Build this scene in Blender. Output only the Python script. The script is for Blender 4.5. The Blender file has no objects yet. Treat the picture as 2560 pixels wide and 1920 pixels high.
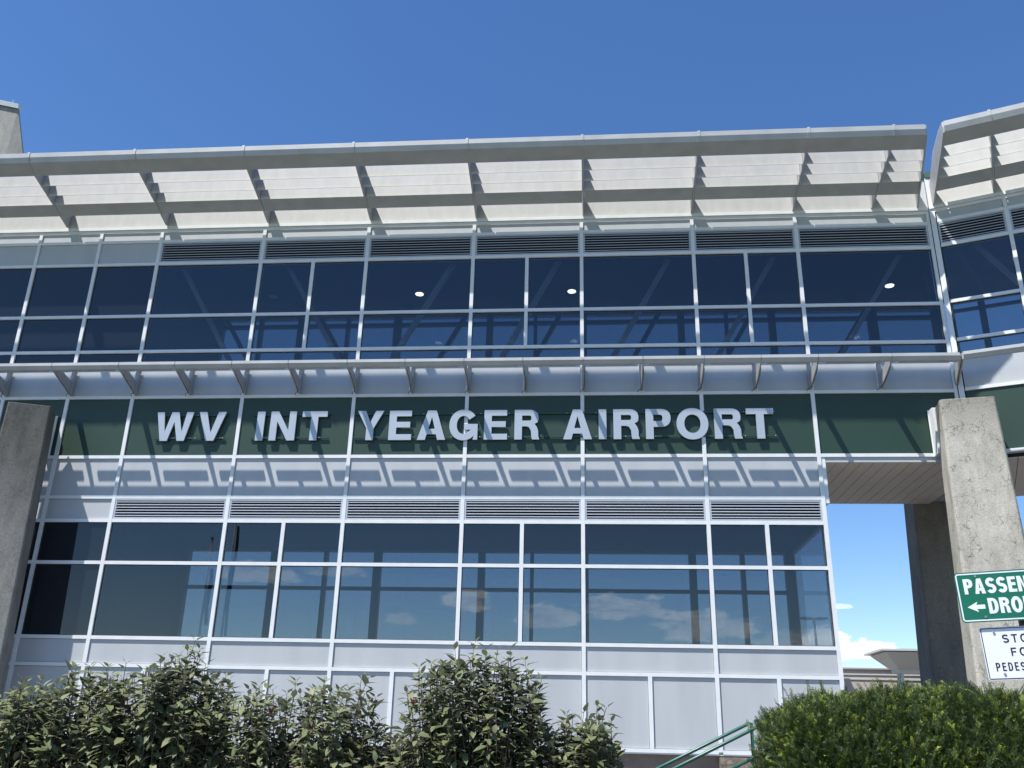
import bpy, math, random
import numpy as np
from mathutils import Vector, Matrix
D = bpy.data; C = bpy.context.scene.collection; R = math.radians

# ------------------------------------------------------------------ camera, sky, sun, exposure
CAM = Vector((0.2287, -22.4643, 1.6))
cam = D.objects.new('camera', D.cameras.new('camera')); C.objects.link(cam)
cam.data.sensor_width = 36; cam.data.lens = 32.22; cam.data.clip_start = .05; cam.data.clip_end = 6000
def cam_matrix():
    p, r, th = R(21.106), R(1.379), R(5.28)
    c, s = math.cos(p), math.sin(p)
    fw = Vector((0, c, s)); up = Vector((0, -s, c)); rt = Vector((1, 0, 0))
    r2 = math.cos(r)*rt + math.sin(r)*up; u2 = -math.sin(r)*rt + math.cos(r)*up
    M = Matrix((r2, u2, -fw)).transposed().to_4x4()
    return Matrix.Translation(CAM) @ Matrix.Rotation(th, 4, 'Z') @ M
cam.matrix_world = cam_matrix()
bpy.context.scene.camera = cam
SUNV = Vector((-1.03, -1.0, 2.80)).normalized()
ELEV = math.asin(SUNV.z)
sun = D.objects.new('sun', D.lights.new('sun', 'SUN')); C.objects.link(sun)
sun.data.energy = 5.0; sun.data.angle = R(.53); sun.data.color = (1, .965, .91)
sun.rotation_euler = (-SUNV).to_track_quat('-Z', 'Y').to_euler()
sun.location = (-20, -20, 60)
sc = bpy.context.scene
sc.view_settings.view_transform = 'Standard'; sc.view_settings.look = 'None'
sc.view_settings.exposure = 0.72; sc.view_settings.gamma = 1
sc.view_settings.use_curve_mapping = False
sc.cycles.max_bounces = 12; sc.cycles.transparent_max_bounces = 24; sc.cycles.glossy_bounces = 5

def build_world():
    w = D.worlds.new('World'); sc.world = w; w.use_nodes = True
    nt = w.node_tree; N = nt.nodes; L = nt.links; N.clear()
    out = N.new('ShaderNodeOutputWorld'); bg = N.new('ShaderNodeBackground'); bg.inputs[1].default_value = .107
    L.new(bg.outputs[0], out.inputs[0])
    sky = N.new('ShaderNodeTexSky'); sky.sky_type = 'NISHITA'; sky.sun_disc = False
    sky.sun_elevation = ELEV; sky.sun_rotation = math.atan2(SUNV.x, SUNV.y)
    sky.altitude = 300; sky.air_density = 1.0; sky.dust_density = .12; sky.ozone_density = 3.0
    tc = N.new('ShaderNodeTexCoord')
    hs = N.new('ShaderNodeHueSaturation'); hs.inputs['Hue'].default_value = .506; hs.inputs['Saturation'].default_value = 1.2; hs.inputs['Value'].default_value = 1.0
    L.new(sky.outputs[0], hs.inputs['Color'])
    def math_(op, a, b=None, clamp=False):
        n = N.new('ShaderNodeMath'); n.operation = op; n.use_clamp = clamp
        for i, v in enumerate((a, b)):
            if v is None: continue
            if isinstance(v, (int, float)): n.inputs[i].default_value = v
            else: L.new(v, n.inputs[i])
        return n.outputs[0]
    nrm = N.new('ShaderNodeVectorMath'); nrm.operation = 'NORMALIZE'; L.new(tc.outputs['Generated'], nrm.inputs[0])
    sep = N.new('ShaderNodeSeparateXYZ'); L.new(nrm.outputs[0], sep.inputs[0])
    # cumulus: stretched noise on the sky directions, limited to low elevations
    mp = N.new('ShaderNodeMapping'); mp.inputs['Scale'].default_value = (1, 1, 2.3); L.new(nrm.outputs[0], mp.inputs[0])
    nz = N.new('ShaderNodeTexNoise'); nz.inputs['Scale'].default_value = 5.5; nz.inputs['Detail'].default_value = 8
    nz.inputs['Roughness'].default_value = .62; L.new(mp.outputs[0], nz.inputs[0])
    nz2 = N.new('ShaderNodeTexNoise'); nz2.inputs['Scale'].default_value = 42; nz2.inputs['Detail'].default_value = 8
    nz2.inputs['Roughness'].default_value = .6; L.new(mp.outputs[0], nz2.inputs[0])
    z = sep.outputs[2]
    band = math_('MULTIPLY', math_('MULTIPLY', math_('SUBTRACT', z, .05), 25, True), math_('MULTIPLY', math_('SUBTRACT', .24, z), 9, True))
    back = math_('MULTIPLY', math_('SUBTRACT', -0.2, sep.outputs[1]), 3, True)
    m1 = math_('MULTIPLY', math_('SUBTRACT', nz.outputs[0], .50), 7, True)
    m1 = math_('MULTIPLY', math_('MULTIPLY', m1, band), back)
    # two single clouds standing low beyond the building: centre direction, half width, half height
    masks = [math_('MULTIPLY', m1, .0)]
    for (az, el, ra, re, k) in CLOUDS:
        if abs(az) > 120: a = math_('ARCTAN2', math_('MULTIPLY', sep.outputs[0], -1), math_('MULTIPLY', sep.outputs[1], -1)); az -= 180*(1 if az > 0 else -1)
        else: a = math_('ARCTAN2', sep.outputs[0], sep.outputs[1])
        da = math_('DIVIDE', math_('SUBTRACT', a, R(az)), R(ra))
        e = math_('ARCSINE', z)
        de = math_('DIVIDE', math_('SUBTRACT', e, R(el)), R(re))
        # flat base: squash the lower half
        low = math_('LESS_THAN', de, 0)
        de = math_('MULTIPLY', de, math_('ADD', 1, math_('MULTIPLY', low, .9)))
        r2 = math_('ADD', math_('MULTIPLY', da, da), math_('MULTIPLY', de, de))
        q = math_('SUBTRACT', math_('ADD', 1, math_('MULTIPLY', math_('SUBTRACT', nz2.outputs[0], .5), 3.2)), r2)
        masks.append(math_('MULTIPLY', math_('MULTIPLY', q, 2.2, True), k))
    m = masks[0]
    for mm in masks[1:]: m = math_('MAXIMUM', m, mm)
    cr = N.new('ShaderNodeValToRGB'); cr.color_ramp.elements[0].position = .35; cr.color_ramp.elements[1].position = .62
    cr.color_ramp.elements[0].color = (6.2, 7.0, 8.2, 1); cr.color_ramp.elements[1].color = (11.2, 11.4, 11.6, 1)
    L.new(nz2.outputs[0], cr.inputs[0])
    mix = N.new('ShaderNodeMixRGB'); L.new(m, mix.inputs[0]); L.new(hs.outputs[0], mix.inputs[1]); L.new(cr.outputs[0], mix.inputs[2])
    L.new(mix.outputs[0], bg.inputs[0])
CLOUDS = [(15.4, 4.9, 2.3, .75, 1.0), (13.4, 5.3, 1.6, 1.15, 1.0), (14.4, 7.45, .9, .22, .35),
    (178.2, 7.3, 3.2, 1.1, 1.), (173.5, 6.2, 3.4, 1.2, 1.), (-172.3, 7.6, 1.6, 1.0, 1.), (-177.2, 6.7, 2.4, 1.0, .9), (-159.5, 8.6, 2.6, .8, .8), (-164, 9.1, 2.2, .6, .6), (-168.4, 6.4, 1.0, .5, .7), (168, 5.6, 3, .7, .6)]
build_world()

# ------------------------------------------------------------------ materials
def mat(name, col, rough=.5, metal=0., bump=0., bscale=20., var=.0, vscale=3., spec=.5, streak=0.):
    m = D.materials.new(name); m.use_nodes = True; nt = m.node_tree; N = nt.nodes; L = nt.links
    b = N['Principled BSDF']; b.inputs['Roughness'].default_value = rough; b.inputs['Metallic'].default_value = metal
    b.inputs['Specular IOR Level'].default_value = spec
    b.inputs['Base Color'].default_value = (*col, 1)
    if var or streak:
        tc = N.new('ShaderNodeTexCoord'); n = N.new('ShaderNodeTexNoise'); n.inputs['Scale'].default_value = vscale; n.inputs['Detail'].default_value = 7
        mp = N.new('ShaderNodeMapping'); L.new(tc.outputs['Object'], mp.inputs[0]); L.new(mp.outputs[0], n.inputs[0])
        if streak: mp.inputs['Scale'].default_value = (1, 1, streak)
        r = N.new('ShaderNodeValToRGB'); r.color_ramp.elements[0].position = .3; r.color_ramp.elements[1].position = .7
        r.color_ramp.elements[0].color = (*[c*(1-var) for c in col], 1); r.color_ramp.elements[1].color = (*[min(1, c*(1+var*.5)) for c in col], 1)
        L.new(n.outputs[0], r.inputs[0]); L.new(r.outputs[0], b.inputs['Base Color'])
    if bump:
        tc = N.new('ShaderNodeTexCoord'); n = N.new('ShaderNodeTexNoise'); n.inputs['Scale'].default_value = bscale; n.inputs['Detail'].default_value = 5
        L.new(tc.outputs['Object'], n.inputs[0]); bp = N.new('ShaderNodeBump'); bp.inputs['Strength'].default_value = bump; bp.inputs['Distance'].default_value = .02
        L.new(n.outputs[0], bp.inputs['Height']); L.new(bp.outputs[0], b.inputs['Normal'])
    return m
M = {}
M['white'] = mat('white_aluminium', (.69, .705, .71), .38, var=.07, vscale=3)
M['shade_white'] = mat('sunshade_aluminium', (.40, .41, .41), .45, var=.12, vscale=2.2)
M['blade'] = mat('weathered_blade', (.56, .57, .565), .5, var=.07, vscale=5, streak=.35)
M['panel'] = mat('silver_panel', (.43, .45, .465), .45, metal=0., var=.07, vscale=2.2, streak=.16)
M['green'] = mat('green_panel', (.017, .045, .029), .45, var=.10, vscale=.5)
M['letter'] = mat('letter_metal', (.42, .47, .52), .38, metal=.25, var=.05, vscale=1.5)
M['railgreen'] = mat('dark_green_rail', (.018, .045, .032), .4)
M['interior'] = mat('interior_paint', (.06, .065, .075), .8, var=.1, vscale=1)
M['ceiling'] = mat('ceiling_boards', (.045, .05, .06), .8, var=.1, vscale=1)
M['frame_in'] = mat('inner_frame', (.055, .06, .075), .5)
M['steel'] = mat('interior_steel', (.42, .44, .46), .5)
M['slat'] = mat('louver_slat', (.42, .46, .52), .4, var=.05)
M['gasket'] = mat('black_gasket', (.02, .02, .022), .7)
M['void'] = mat('louver_void', (.006, .007, .010), .9)
M['bracket_shade_grey'] = mat('bracket_shade_grey', (.33, .335, .33), .45, var=.12, vscale=3)  # brackets are white; greyed here so the colour carries their shaded sides
M['soffit'] = mat('soffit_boards', (.62, .56, .50), .6, var=.05, vscale=.8)
M['groove'] = mat('soffit_groove', (.02, .02, .02), .9)
M['cable'] = mat('black_cable', (.03, .03, .03), .6)
M['stucco'] = mat('brown_stucco', (.24, .185, .145), .9, bump=.5, bscale=60, var=.12, vscale=4)
M['stone'] = mat('rough_stone', (.22, .18, .14), .95, bump=1., bscale=14, var=.6, vscale=9)
M['roofgreen'] = mat('green_roof_metal', (.03, .09, .055), .4)

def concrete(name, base, dark, crack=.5, topdark=0.):
    m = D.materials.new(name); m.use_nodes = True; nt = m.node_tree; N = nt.nodes; L = nt.links
    b = N['Principled BSDF']; b.inputs['Roughness'].default_value = .92; b.inputs['Specular IOR Level'].default_value = .2
    tc = N.new('ShaderNodeTexCoord')
    n1 = N.new('ShaderNodeTexNoise'); n1.inputs['Scale'].default_value = 2.2; n1.inputs['Detail'].default_value = 10; n1.inputs['Roughness'].default_value = .68
    mp1 = N.new('ShaderNodeMapping'); mp1.inputs['Scale'].default_value = (1, 1, .42); L.new(tc.outputs['Object'], mp1.inputs[0]); L.new(mp1.outputs[0], n1.inputs[0])
    r1 = N.new('ShaderNodeValToRGB'); r1.color_ramp.elements[0].position = .34; r1.color_ramp.elements[1].position = .62
    r1.color_ramp.elements[0].color = (*dark, 1); r1.color_ramp.elements[1].color = (*base, 1); L.new(n1.outputs[0], r1.inputs[0])
    n2 = N.new('ShaderNodeTexNoise'); n2.inputs['Scale'].default_value = 38; n2.inputs['Detail'].default_value = 6; L.new(tc.outputs['Object'], n2.inputs[0])
    r2 = N.new('ShaderNodeValToRGB'); r2.color_ramp.elements[0].position = .3; r2.color_ramp.elements[1].position = .7
    r2.color_ramp.elements[0].color = (.72, .72, .72, 1); r2.color_ramp.elements[1].color = (1.08, 1.08, 1.08, 1); L.new(n2.outputs[0], r2.inputs[0])
    mx = N.new('ShaderNodeMixRGB'); mx.blend_type = 'MULTIPLY'; mx.inputs[0].default_value = 1; L.new(r1.outputs[0], mx.inputs[1]); L.new(r2.outputs[0], mx.inputs[2])
    # cracks: voronoi cell borders, distorted, kept only in patches
    nd = N.new('ShaderNodeTexNoise'); nd.inputs['Scale'].default_value = 5; nd.inputs['Detail'].default_value = 6; L.new(tc.outputs['Object'], nd.inputs[0])
    av = N.new('ShaderNodeMixRGB'); av.blend_type = 'ADD'; av.inputs[0].default_value = .35; L.new(tc.outputs['Object'], av.inputs[1]); L.new(nd.outputs['Color'], av.inputs[2])
    v = N.new('ShaderNodeTexVoronoi'); v.feature = 'DISTANCE_TO_EDGE'; v.inputs['Scale'].default_value = 5.5; L.new(av.outputs[0], v.inputs[0])
    r3 = N.new('ShaderNodeValToRGB'); r3.color_ramp.elements[0].position = 0; r3.color_ramp.elements[1].position = .035
    r3.color_ramp.elements[0].color = (1-crack, 1-crack, 1-crack, 1); r3.color_ramp.elements[1].color = (1, 1, 1, 1); L.new(v.outputs[0], r3.inputs[0])
    n4 = N.new('ShaderNodeTexNoise'); n4.inputs['Scale'].default_value = 2.7; n4.inputs['Detail'].default_value = 3; L.new(tc.outputs['Object'], n4.inputs[0])
    r4 = N.new('ShaderNodeValToRGB'); r4.color_ramp.elements[0].position = .48; r4.color_ramp.elements[1].position = .56; L.new(n4.outputs[0], r4.inputs[0])
    mc = N.new('ShaderNodeMixRGB'); mc.blend_type = 'MULTIPLY'; L.new(r4.outputs[0], mc.inputs[0]); L.new(mx.outputs[0], mc.inputs[1]); L.new(r3.outputs[0], mc.inputs[2])
    last = mc.outputs[0]
    if topdark:  # darker towards the top, edge broken up by noise
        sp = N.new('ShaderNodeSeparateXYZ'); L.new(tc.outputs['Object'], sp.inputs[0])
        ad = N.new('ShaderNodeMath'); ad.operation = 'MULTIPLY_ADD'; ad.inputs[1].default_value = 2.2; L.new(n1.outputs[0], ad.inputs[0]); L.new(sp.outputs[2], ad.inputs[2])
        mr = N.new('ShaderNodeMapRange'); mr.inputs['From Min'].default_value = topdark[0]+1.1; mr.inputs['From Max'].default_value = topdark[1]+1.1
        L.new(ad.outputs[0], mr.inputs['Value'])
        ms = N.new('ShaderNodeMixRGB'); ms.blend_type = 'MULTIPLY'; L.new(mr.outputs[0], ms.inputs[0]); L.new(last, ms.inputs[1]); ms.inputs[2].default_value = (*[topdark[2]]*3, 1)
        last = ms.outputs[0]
    L.new(last, b.inputs['Base Color'])
    bp = N.new('ShaderNodeBump'); bp.inputs['Strength'].default_value = .45; bp.inputs['Distance'].default_value = .02
    L.new(mc.outputs[0], bp.inputs['Height']); L.new(bp.outputs[0], b.inputs['Normal'])
    return m
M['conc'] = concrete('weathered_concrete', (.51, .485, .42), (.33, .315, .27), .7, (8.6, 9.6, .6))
M['conc_dark'] = concrete('grey_concrete', (.36, .35, .32), (.20, .195, .18), .4, (4.5, 8.6, .45))  # darker concrete for the left pillar, deepening towards its top
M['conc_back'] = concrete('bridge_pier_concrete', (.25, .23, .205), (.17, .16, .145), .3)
M['conc_tower'] = concrete('tower_concrete', (.36, .35, .32), (.25, .245, .23), .2)

def glass(name, tint, f0=1.62, dirt=.0):
    m = D.materials.new(name); m.use_nodes = True; nt = m.node_tree; N = nt.nodes; L = nt.links; N.clear()
    out = N.new('ShaderNodeOutputMaterial'); t = N.new('ShaderNodeBsdfTransparent'); t.inputs[0].default_value = (*tint, 1)
    g = N.new('ShaderNodeBsdfGlossy'); g.inputs['Roughness'].default_value = 0.0; g.inputs[0].default_value = (.94, .98, .97, 1)
    la = N.new('ShaderNodeLayerWeight'); la.inputs['Blend'].default_value = .5
    pw = N.new('ShaderNodeMath'); pw.operation = 'POWER'; pw.inputs[1].default_value = 5; L.new(la.outputs['Facing'], pw.inputs[0])
    lw = N.new('ShaderNodeMath'); lw.operation = 'MULTIPLY_ADD'; lw.inputs[1].default_value = 1-f0; lw.inputs[2].default_value = f0; L.new(pw.outputs[0], lw.inputs[0])   # Schlick reflectance, the same from both sides
    tc = N.new('ShaderNodeTexCoord'); n = N.new('ShaderNodeTexNoise'); n.inputs['Scale'].default_value = .55; n.inputs['Detail'].default_value = 1
    L.new(tc.outputs['Object'], n.inputs[0]); bp = N.new('ShaderNodeBump'); bp.inputs['Strength'].default_value = .06; bp.inputs['Distance'].default_value = .02
    L.new(n.outputs[0], bp.inputs['Height']); L.new(bp.outputs[0], g.inputs['Normal'])
    mx = N.new('ShaderNodeMixShader'); L.new(lw.outputs[0], mx.inputs[0]); L.new(t.outputs[0], mx.inputs[1]); L.new(g.outputs[0], mx.inputs[2])
    last = mx
    if dirt:
        d = N.new('ShaderNodeBsdfDiffuse'); d.inputs[0].default_value = (.5, .5, .48, 1)
        m2 = N.new('ShaderNodeMixShader'); m2.inputs[0].default_value = dirt; L.new(mx.outputs[0], m2.inputs[1]); L.new(d.outputs[0], m2.inputs[2]); last = m2
    L.new(last.outputs[0], out.inputs[0])
    return m
M['glass'] = glass('tinted_blue_glass', (.55, .58, .61), .058, .003)
M['glass_side'] = glass('clear_side_glass', (.90, .92, .93), .02)
M['glass_back'] = glass('tinted_back_glass', (.72, .75, .76), .035)
M['spandrel'] = mat('opaque_spandrel_glass', (.010, .014, .020), .02, spec=.6)

# ------------------------------------------------------------------ mesh helpers.  u along the facade, d out of the facade towards the street, z up
def W_(u, d, z): return (u, -d, z)
class Frame:
    def __init__(s, ou=0, od=0, ang=0): s.ou, s.od, s.c, s.s = ou, od, math.cos(ang), math.sin(ang)
    def __call__(s, u, d, z): return (s.ou+u*s.c-d*s.s, -(s.od+u*s.s+d*s.c), z)
MAIN = Frame()
class MB:
    def __init__(s, fr=MAIN): s.v = []; s.f = []; s.m = []; s.fr = fr
    def add(s, vs, fs, mi=0):
        o = len(s.v); s.v += vs; s.f += [tuple(i+o for i in f) for f in fs]; s.m += [mi]*len(fs); return s
    def box(s, u0, u1, d0, d1, z0, z1, mi=0):
        if u0 > u1: u0, u1 = u1, u0
        vs = [s.fr(u, d, z) for z in (z0, z1) for d in (d0, d1) for u in (u0, u1)]
        # order: 0 (u0,d0) 1 (u1,d0) 2 (u0,d1) 3 (u1,d1)
        return s.add(vs, [(0, 1, 3, 2), (4, 6, 7, 5), (0, 4, 5, 1), (2, 3, 7, 6), (0, 2, 6, 4), (1, 5, 7, 3)], mi)
    def prism_u(s, poly, u0, u1, mi=0, sk0=0., sk1=0.):   # poly in (d,z), extruded along u; sk: mitre slope du/dd at the ends
        n = len(poly)
        vs = [s.fr(u0+sk0*d, d, z) for d, z in poly]+[s.fr(u1+sk1*d, d, z) for d, z in poly]
        return s.add(vs, [tuple(range(n)), tuple(range(2*n-1, n-1, -1))]+[(i, i+n, (i+1) % n+n, (i+1) % n) for i in range(n)], mi)
    def tube(s, pts, r, n=8, mi=0, world=False, r2=None):
        pts = [Vector(p if world else s.fr(*p)) for p in pts]; rings = []
        for i, p in enumerate(pts):
            t = (pts[min(i+1, len(pts)-1)]-pts[max(i-1, 0)]).normalized()
            a = t.cross(Vector((0, 0, 1)));  a = a if a.length > .05 else t.cross(Vector((1, 0, 0)))
            a.normalize(); b = t.cross(a); rr = r if r2 is None else r+(r2-r)*i/(len(pts)-1)
            rings.append([tuple(p+rr*(math.cos(q)*a+math.sin(q)*b)) for q in [2*math.pi*k/n for k in range(n)]])
        vs = [v for ring in rings for v in ring]; fs = []
        for i in range(len(pts)-1):
            for k in range(n): fs.append((i*n+k, i*n+(k+1) % n, (i+1)*n+(k+1) % n, (i+1)*n+k))
        fs.append(tuple(range(n))); fs.append(tuple(range((len(pts)-1)*n, len(pts)*n))[::-1])
        return s.add(vs, fs, mi)
    def quadbox(s, bot, top, mi=0):   # 4 world points below, 4 above
        return s.add(list(bot)+list(top), [(3, 2, 1, 0), (4, 5, 6, 7)]+[(i, (i+1) % 4, (i+1) % 4+4, i+4) for i in range(4)], mi)
    def build(s, name, mats, parent=None, smooth=False, **props):
        me = D.meshes.new(name)
        base = Vector(parent['_w']) if parent is not None and '_w' in parent else Vector((0, 0, 0))
        me.from_pydata([tuple(Vector(v)-base) for v in s.v], [], s.f)
        if not isinstance(mats, (list, tuple)): mats = [mats]
        for m in mats: me.materials.append(M[m] if isinstance(m, str) else m)
        if len(mats) > 1: me.polygons.foreach_set('material_index', s.m)
        if smooth: me.polygons.foreach_set('use_smooth', [True]*len(me.polygons))
        import bmesh
        if len(s.f) < 20000:
            bm = bmesh.new(); bm.from_mesh(me); bmesh.ops.recalc_face_normals(bm, faces=bm.faces); bm.to_mesh(me); bm.free()
        me.update()
        o = D.objects.new(name, me); C.objects.link(o)
        if parent is not None: o.parent = parent; o['_w'] = list(base)
        for k, v in props.items(): o[k] = v
        return o
def thing(name, label, cat, loc=(0, 0, 0), group=None):
    o = D.objects.new(name, None); C.objects.link(o); o.location = loc; o.empty_display_size = .3
    o['label'] = label; o['category'] = cat; o['_w'] = list(loc)
    if group: o['group'] = group
    return o
def tag(o, label, cat, group=None):
    o['label'] = label; o['category'] = cat
    if group: o['group'] = group
    return o
def part(name, m, parent, fn, fr=MAIN, **props):
    b = MB(fr); fn(b); return b.build(name, m, parent, **props)

# ------------------------------------------------------------------ lettering (own outlines, no font file)
def arc(cx, cy, rx, ry, a0, a1, n=14, p=2.0):
    out = []
    for i in range(n+1):
        a = R(a0+(a1-a0)*i/n); c, s = math.cos(a), math.sin(a)
        out.append((cx+rx*math.copysign(abs(c)**(2/p), c), cy+ry*math.copysign(abs(s)**(2/p), s)))
    return out
def stroke(pts, h):
    l, r = [], []
    for i, p in enumerate(pts):
        a = pts[max(i-1, 0)]; b = pts[min(i+1, len(pts)-1)]; dx, dy = b[0]-a[0], b[1]-a[1]; q = math.hypot(dx, dy) or 1
        l.append((p[0]-dy/q*h, p[1]+dx/q*h)); r.append((p[0]+dy/q*h, p[1]-dx/q*h))
    return l+r[::-1]
def glyph(ch, w, h, s, t):
    if ch == 'I': return [[(0, 0), (w, 0), (w, h), (0, h)]]
    if ch == 'T': a = (w-s)/2; return [[(a, 0), (a+s, 0), (a+s, h-t), (w, h-t), (w, h), (0, h), (0, h-t), (a, h-t)]]
    if ch == 'E': m = h*.52; return [[(0, 0), (w, 0), (w, t), (s, t), (s, m-t/2), (w*.93, m-t/2), (w*.93, m+t/2), (s, m+t/2), (s, h-t), (w*.98, h-t), (w*.98, h), (0, h)]]
    if ch == 'F': m = h*.50; return [[(0, 0), (s, 0), (s, m-t/2), (w*.9, m-t/2), (w*.9, m+t/2), (s, m+t/2), (s, h-t), (w, h-t), (w, h), (0, h)]]
    if ch == 'N': return [[(0, 0), (s*.95, 0), (s*.95, h*.66), (w-s*1.05, 0), (w, 0), (w, h), (w-s*.95, h), (w-s*.95, h*.34), (s*1.05, h), (0, h)]]
    if ch == 'V': k = s*1.08; return [[(w/2-k*.52, 0), (w/2+k*.52, 0), (w, h), (w-k, h), (w/2, h*.27), (k, h), (0, h)]]
    if ch == 'W':
        k = s*1.0; a, b, c = w*.27, w*.5, w*.73
        return [[(a-k*.5, 0), (a+k*.5, 0), (b, h*.66), (c-k*.5, 0), (c+k*.5, 0), (w, h), (w-k, h), (c, h*.30), (b+k*.5, h), (b-k*.5, h), (a, h*.30), (k, h), (0, h)]]
    if ch == 'Y': k = s*1.1; return [[(w/2-s/2, 0), (w/2+s/2, 0), (w/2+s/2, h*.40), (w, h), (w-k, h), (w/2, h*.60), (k, h), (0, h), (w/2-s/2, h*.40)]]
    if ch == 'A':
        k = s*1.08; y0, y1 = h*.19, h*.19+t*.95; f = lambda y: (w/2-k*.55)*(y/h)
        inn = lambda y: k+ (w/2-k)*y/(h*.80)
        return [[(0, 0), (k, 0), (inn(y0)*1.0, y0), (w-inn(y0), y0), (w-k, 0), (w, 0), (w/2+k*.55, h), (w/2-k*.55, h)],
                [(inn(y1), y1), (w-inn(y1), y1), (w/2, h*.78)]]
    if ch in 'PR':
        b = h*.40 if ch == 'P' else h*.44; ry = (h-b)/2; rx = min(ry*1.05, w*.5)
        hx = rx-s*.95; hy = ry-t
        bowl = arc(w-rx-(.0 if ch == 'P' else w*.03), b+ry, rx, ry, -90, 90, 14, 2.3)
        hole = [(s, b+t), (w-rx-w*.02, b+t)]+arc(w-rx-w*.03, b+ry, hx, hy, -90, 90, 12, 2.3)[1:]+[(s, h-t)]
        if ch == 'P': return [[(0, 0), (s, 0), (s, b)]+bowl+[(0, h)], hole]
        x1 = w*.50
        leg = [(s, b), (x1, b)]+[(x1+(w-s*1.12-x1)*.55, b*.93), (w-s*1.10, b*.66), (w-s*1.05, b*.25), (w-s*.95, 0), (w, 0), (w, h*.03), (w-s*.12, b*.22), (w-s*.14, b*.66), (w-s*.32, b*.95), (w-s*.62, b+t*.42)]
        bw = [p for p in bowl if p[1] > b+t*.5 and p[0] > w-rx-.2*w]
        return [[(0, 0), (s, 0)]+leg+bw+[(0, h)], hole]
    if ch == 'O':
        return [arc(w/2, h/2, w/2, h*.52, 0, 352, 44, 2.1), arc(w/2, h/2, w/2-s, h*.52-t*1.1, 0, 350, 36, 2.1)]
    if ch == 'D':
        rx = w*.55; return [[(0, 0)]+arc(w-rx, h/2, rx, h/2, -90, 90, 20, 2.2)+[(0, h)], [(s, t)]+arc(w-rx, h/2, rx-s, h/2-t, -90, 90, 18, 2.2)+[(s, h-t)]]
    if ch == 'G':
        o = arc(w/2, h/2, w/2, h*.52, 36, 318, 30, 2.1); i = arc(w/2, h/2, w/2-s, h*.52-t*1.1, 322, 34, 24, 2.1)
        return [o+[(w*.84, 0), (w, 0), (w, h*.53), (w*.52, h*.53), (w*.52, h*.53-t), (w-s*.85, h*.53-t)]+i[1:]]
    if ch == 'S':
        r = (h-t)/4; pts = [(w*.5+(w/2-t*.5)*math.cos(R(a)), h-t/2-r+r*math.sin(R(a))) for a in range(25, 276, 14)]
        pts += [(w*.5+(w/2-t*.5)*math.cos(R(a)), t/2+r+r*math.sin(R(a))) for a in range(85, -156, -14)]
        return [stroke(pts, t*.55)]
    return []
def outline_mesh(name, loops, depth, place):
    """loops in 2-D, extruded to a solid of the given depth; place maps (x, y, out) to a world point"""
    cu = D.curves.new('outline', 'CURVE'); cu.dimensions = '2D'; cu.fill_mode = 'BOTH'; cu.extrude = depth/2
    for lp in loops:
        sp = cu.splines.new('POLY'); sp.points.add(len(lp)-1)
        for i, p in enumerate(lp): sp.points[i].co = (p[0], p[1], 0, 1)
        sp.use_cyclic_u = True
    ob = D.objects.new('outline', cu); C.objects.link(ob)
    dg = bpy.context.evaluated_depsgraph_get(); me = D.meshes.new_from_object(ob.evaluated_get(dg))
    vs = [tuple(place(v.co.x, v.co.y, v.co.z)) for v in me.vertices]; fs = [tuple(p.vertices) for p in me.polygons]
    D.objects.remove(ob); D.curves.remove(cu); D.meshes.remove(me)
    return vs, fs

# ------------------------------------------------------------------ facade grid
US = {-2: -15.936, -1: -14.065, 0: -12.219, 1: -9.134, 2: -6.065, 3: -3.026, 4: 0.0, 5: 3.06, 6: 5.860, 7: 9.399}
Z1, ZR, Z2, Z3, Z4, ZS, Z5, Z6, Z7, Z8, Z9, Z10, Z11, Z12 = 15.17, 14.87, 14.13, 12.47, 11.381, 10.93, 10.021, 8.333, 7.241, 6.622, 5.537, 3.692, 3.042, 1.401
MW = .048; RH = .043
def half(a, b): return (US[a]+US[b])/2

bld = thing('terminal_building', 'white framed airport terminal with blue glass rows and a green band across its middle', 'building', W_(-4, 0, 1.4))
def mull(u, z0, z1, fr=MAIN, par=bld, w=MW, name='mullion', d1=.003):
    return part(name, 'white', par, lambda b: b.box(u-w, u+w, -.16, d1, z0, z1), fr)
def rail(us, z, fr=MAIN, par=bld, h=RH, d1=0., name='transom', w=MW):
    def f(b):
        for a, c in zip(us[:-1], us[1:]): b.box(a+w, c-w, -.15, d1, z-h, z+h)
    return part(name, 'white', par, f, fr)
def pane(u0, u1, z0, z1, m='glass', fr=MAIN, par=bld, name='window_pane', w=MW):
    def f(b):
        a, c, lo, hi, g = u0+w, u1-w, z0+RH, z1-RH, .016
        b.box(a+g, c-g, -.062, -.052, lo+g, hi-g)
        b.box(a, c, -.07, -.046, lo, lo+g, 1); b.box(a, c, -.07, -.046, hi-g, hi, 1); b.box(a, a+g, -.07, -.046, lo+g, hi-g, 1); b.box(c-g, c, -.07, -.046, lo+g, hi-g, 1)
    return part(name, [m, 'gasket'], par, f, fr)
def panel(u0, u1, z0, z1, m='panel', fr=MAIN, par=bld, name='wall_panel', w=MW):
    def f(b):
        g = .007
        b.box(u0+w+g, u1-w-g, -.12, -.036, z0+RH+g, z1-RH-g); b.box(u0+w, u1-w, -.13, -.121, z0+RH, z1-RH, 1)
    return part(name, [m, 'gasket'], par, f, fr)
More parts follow.
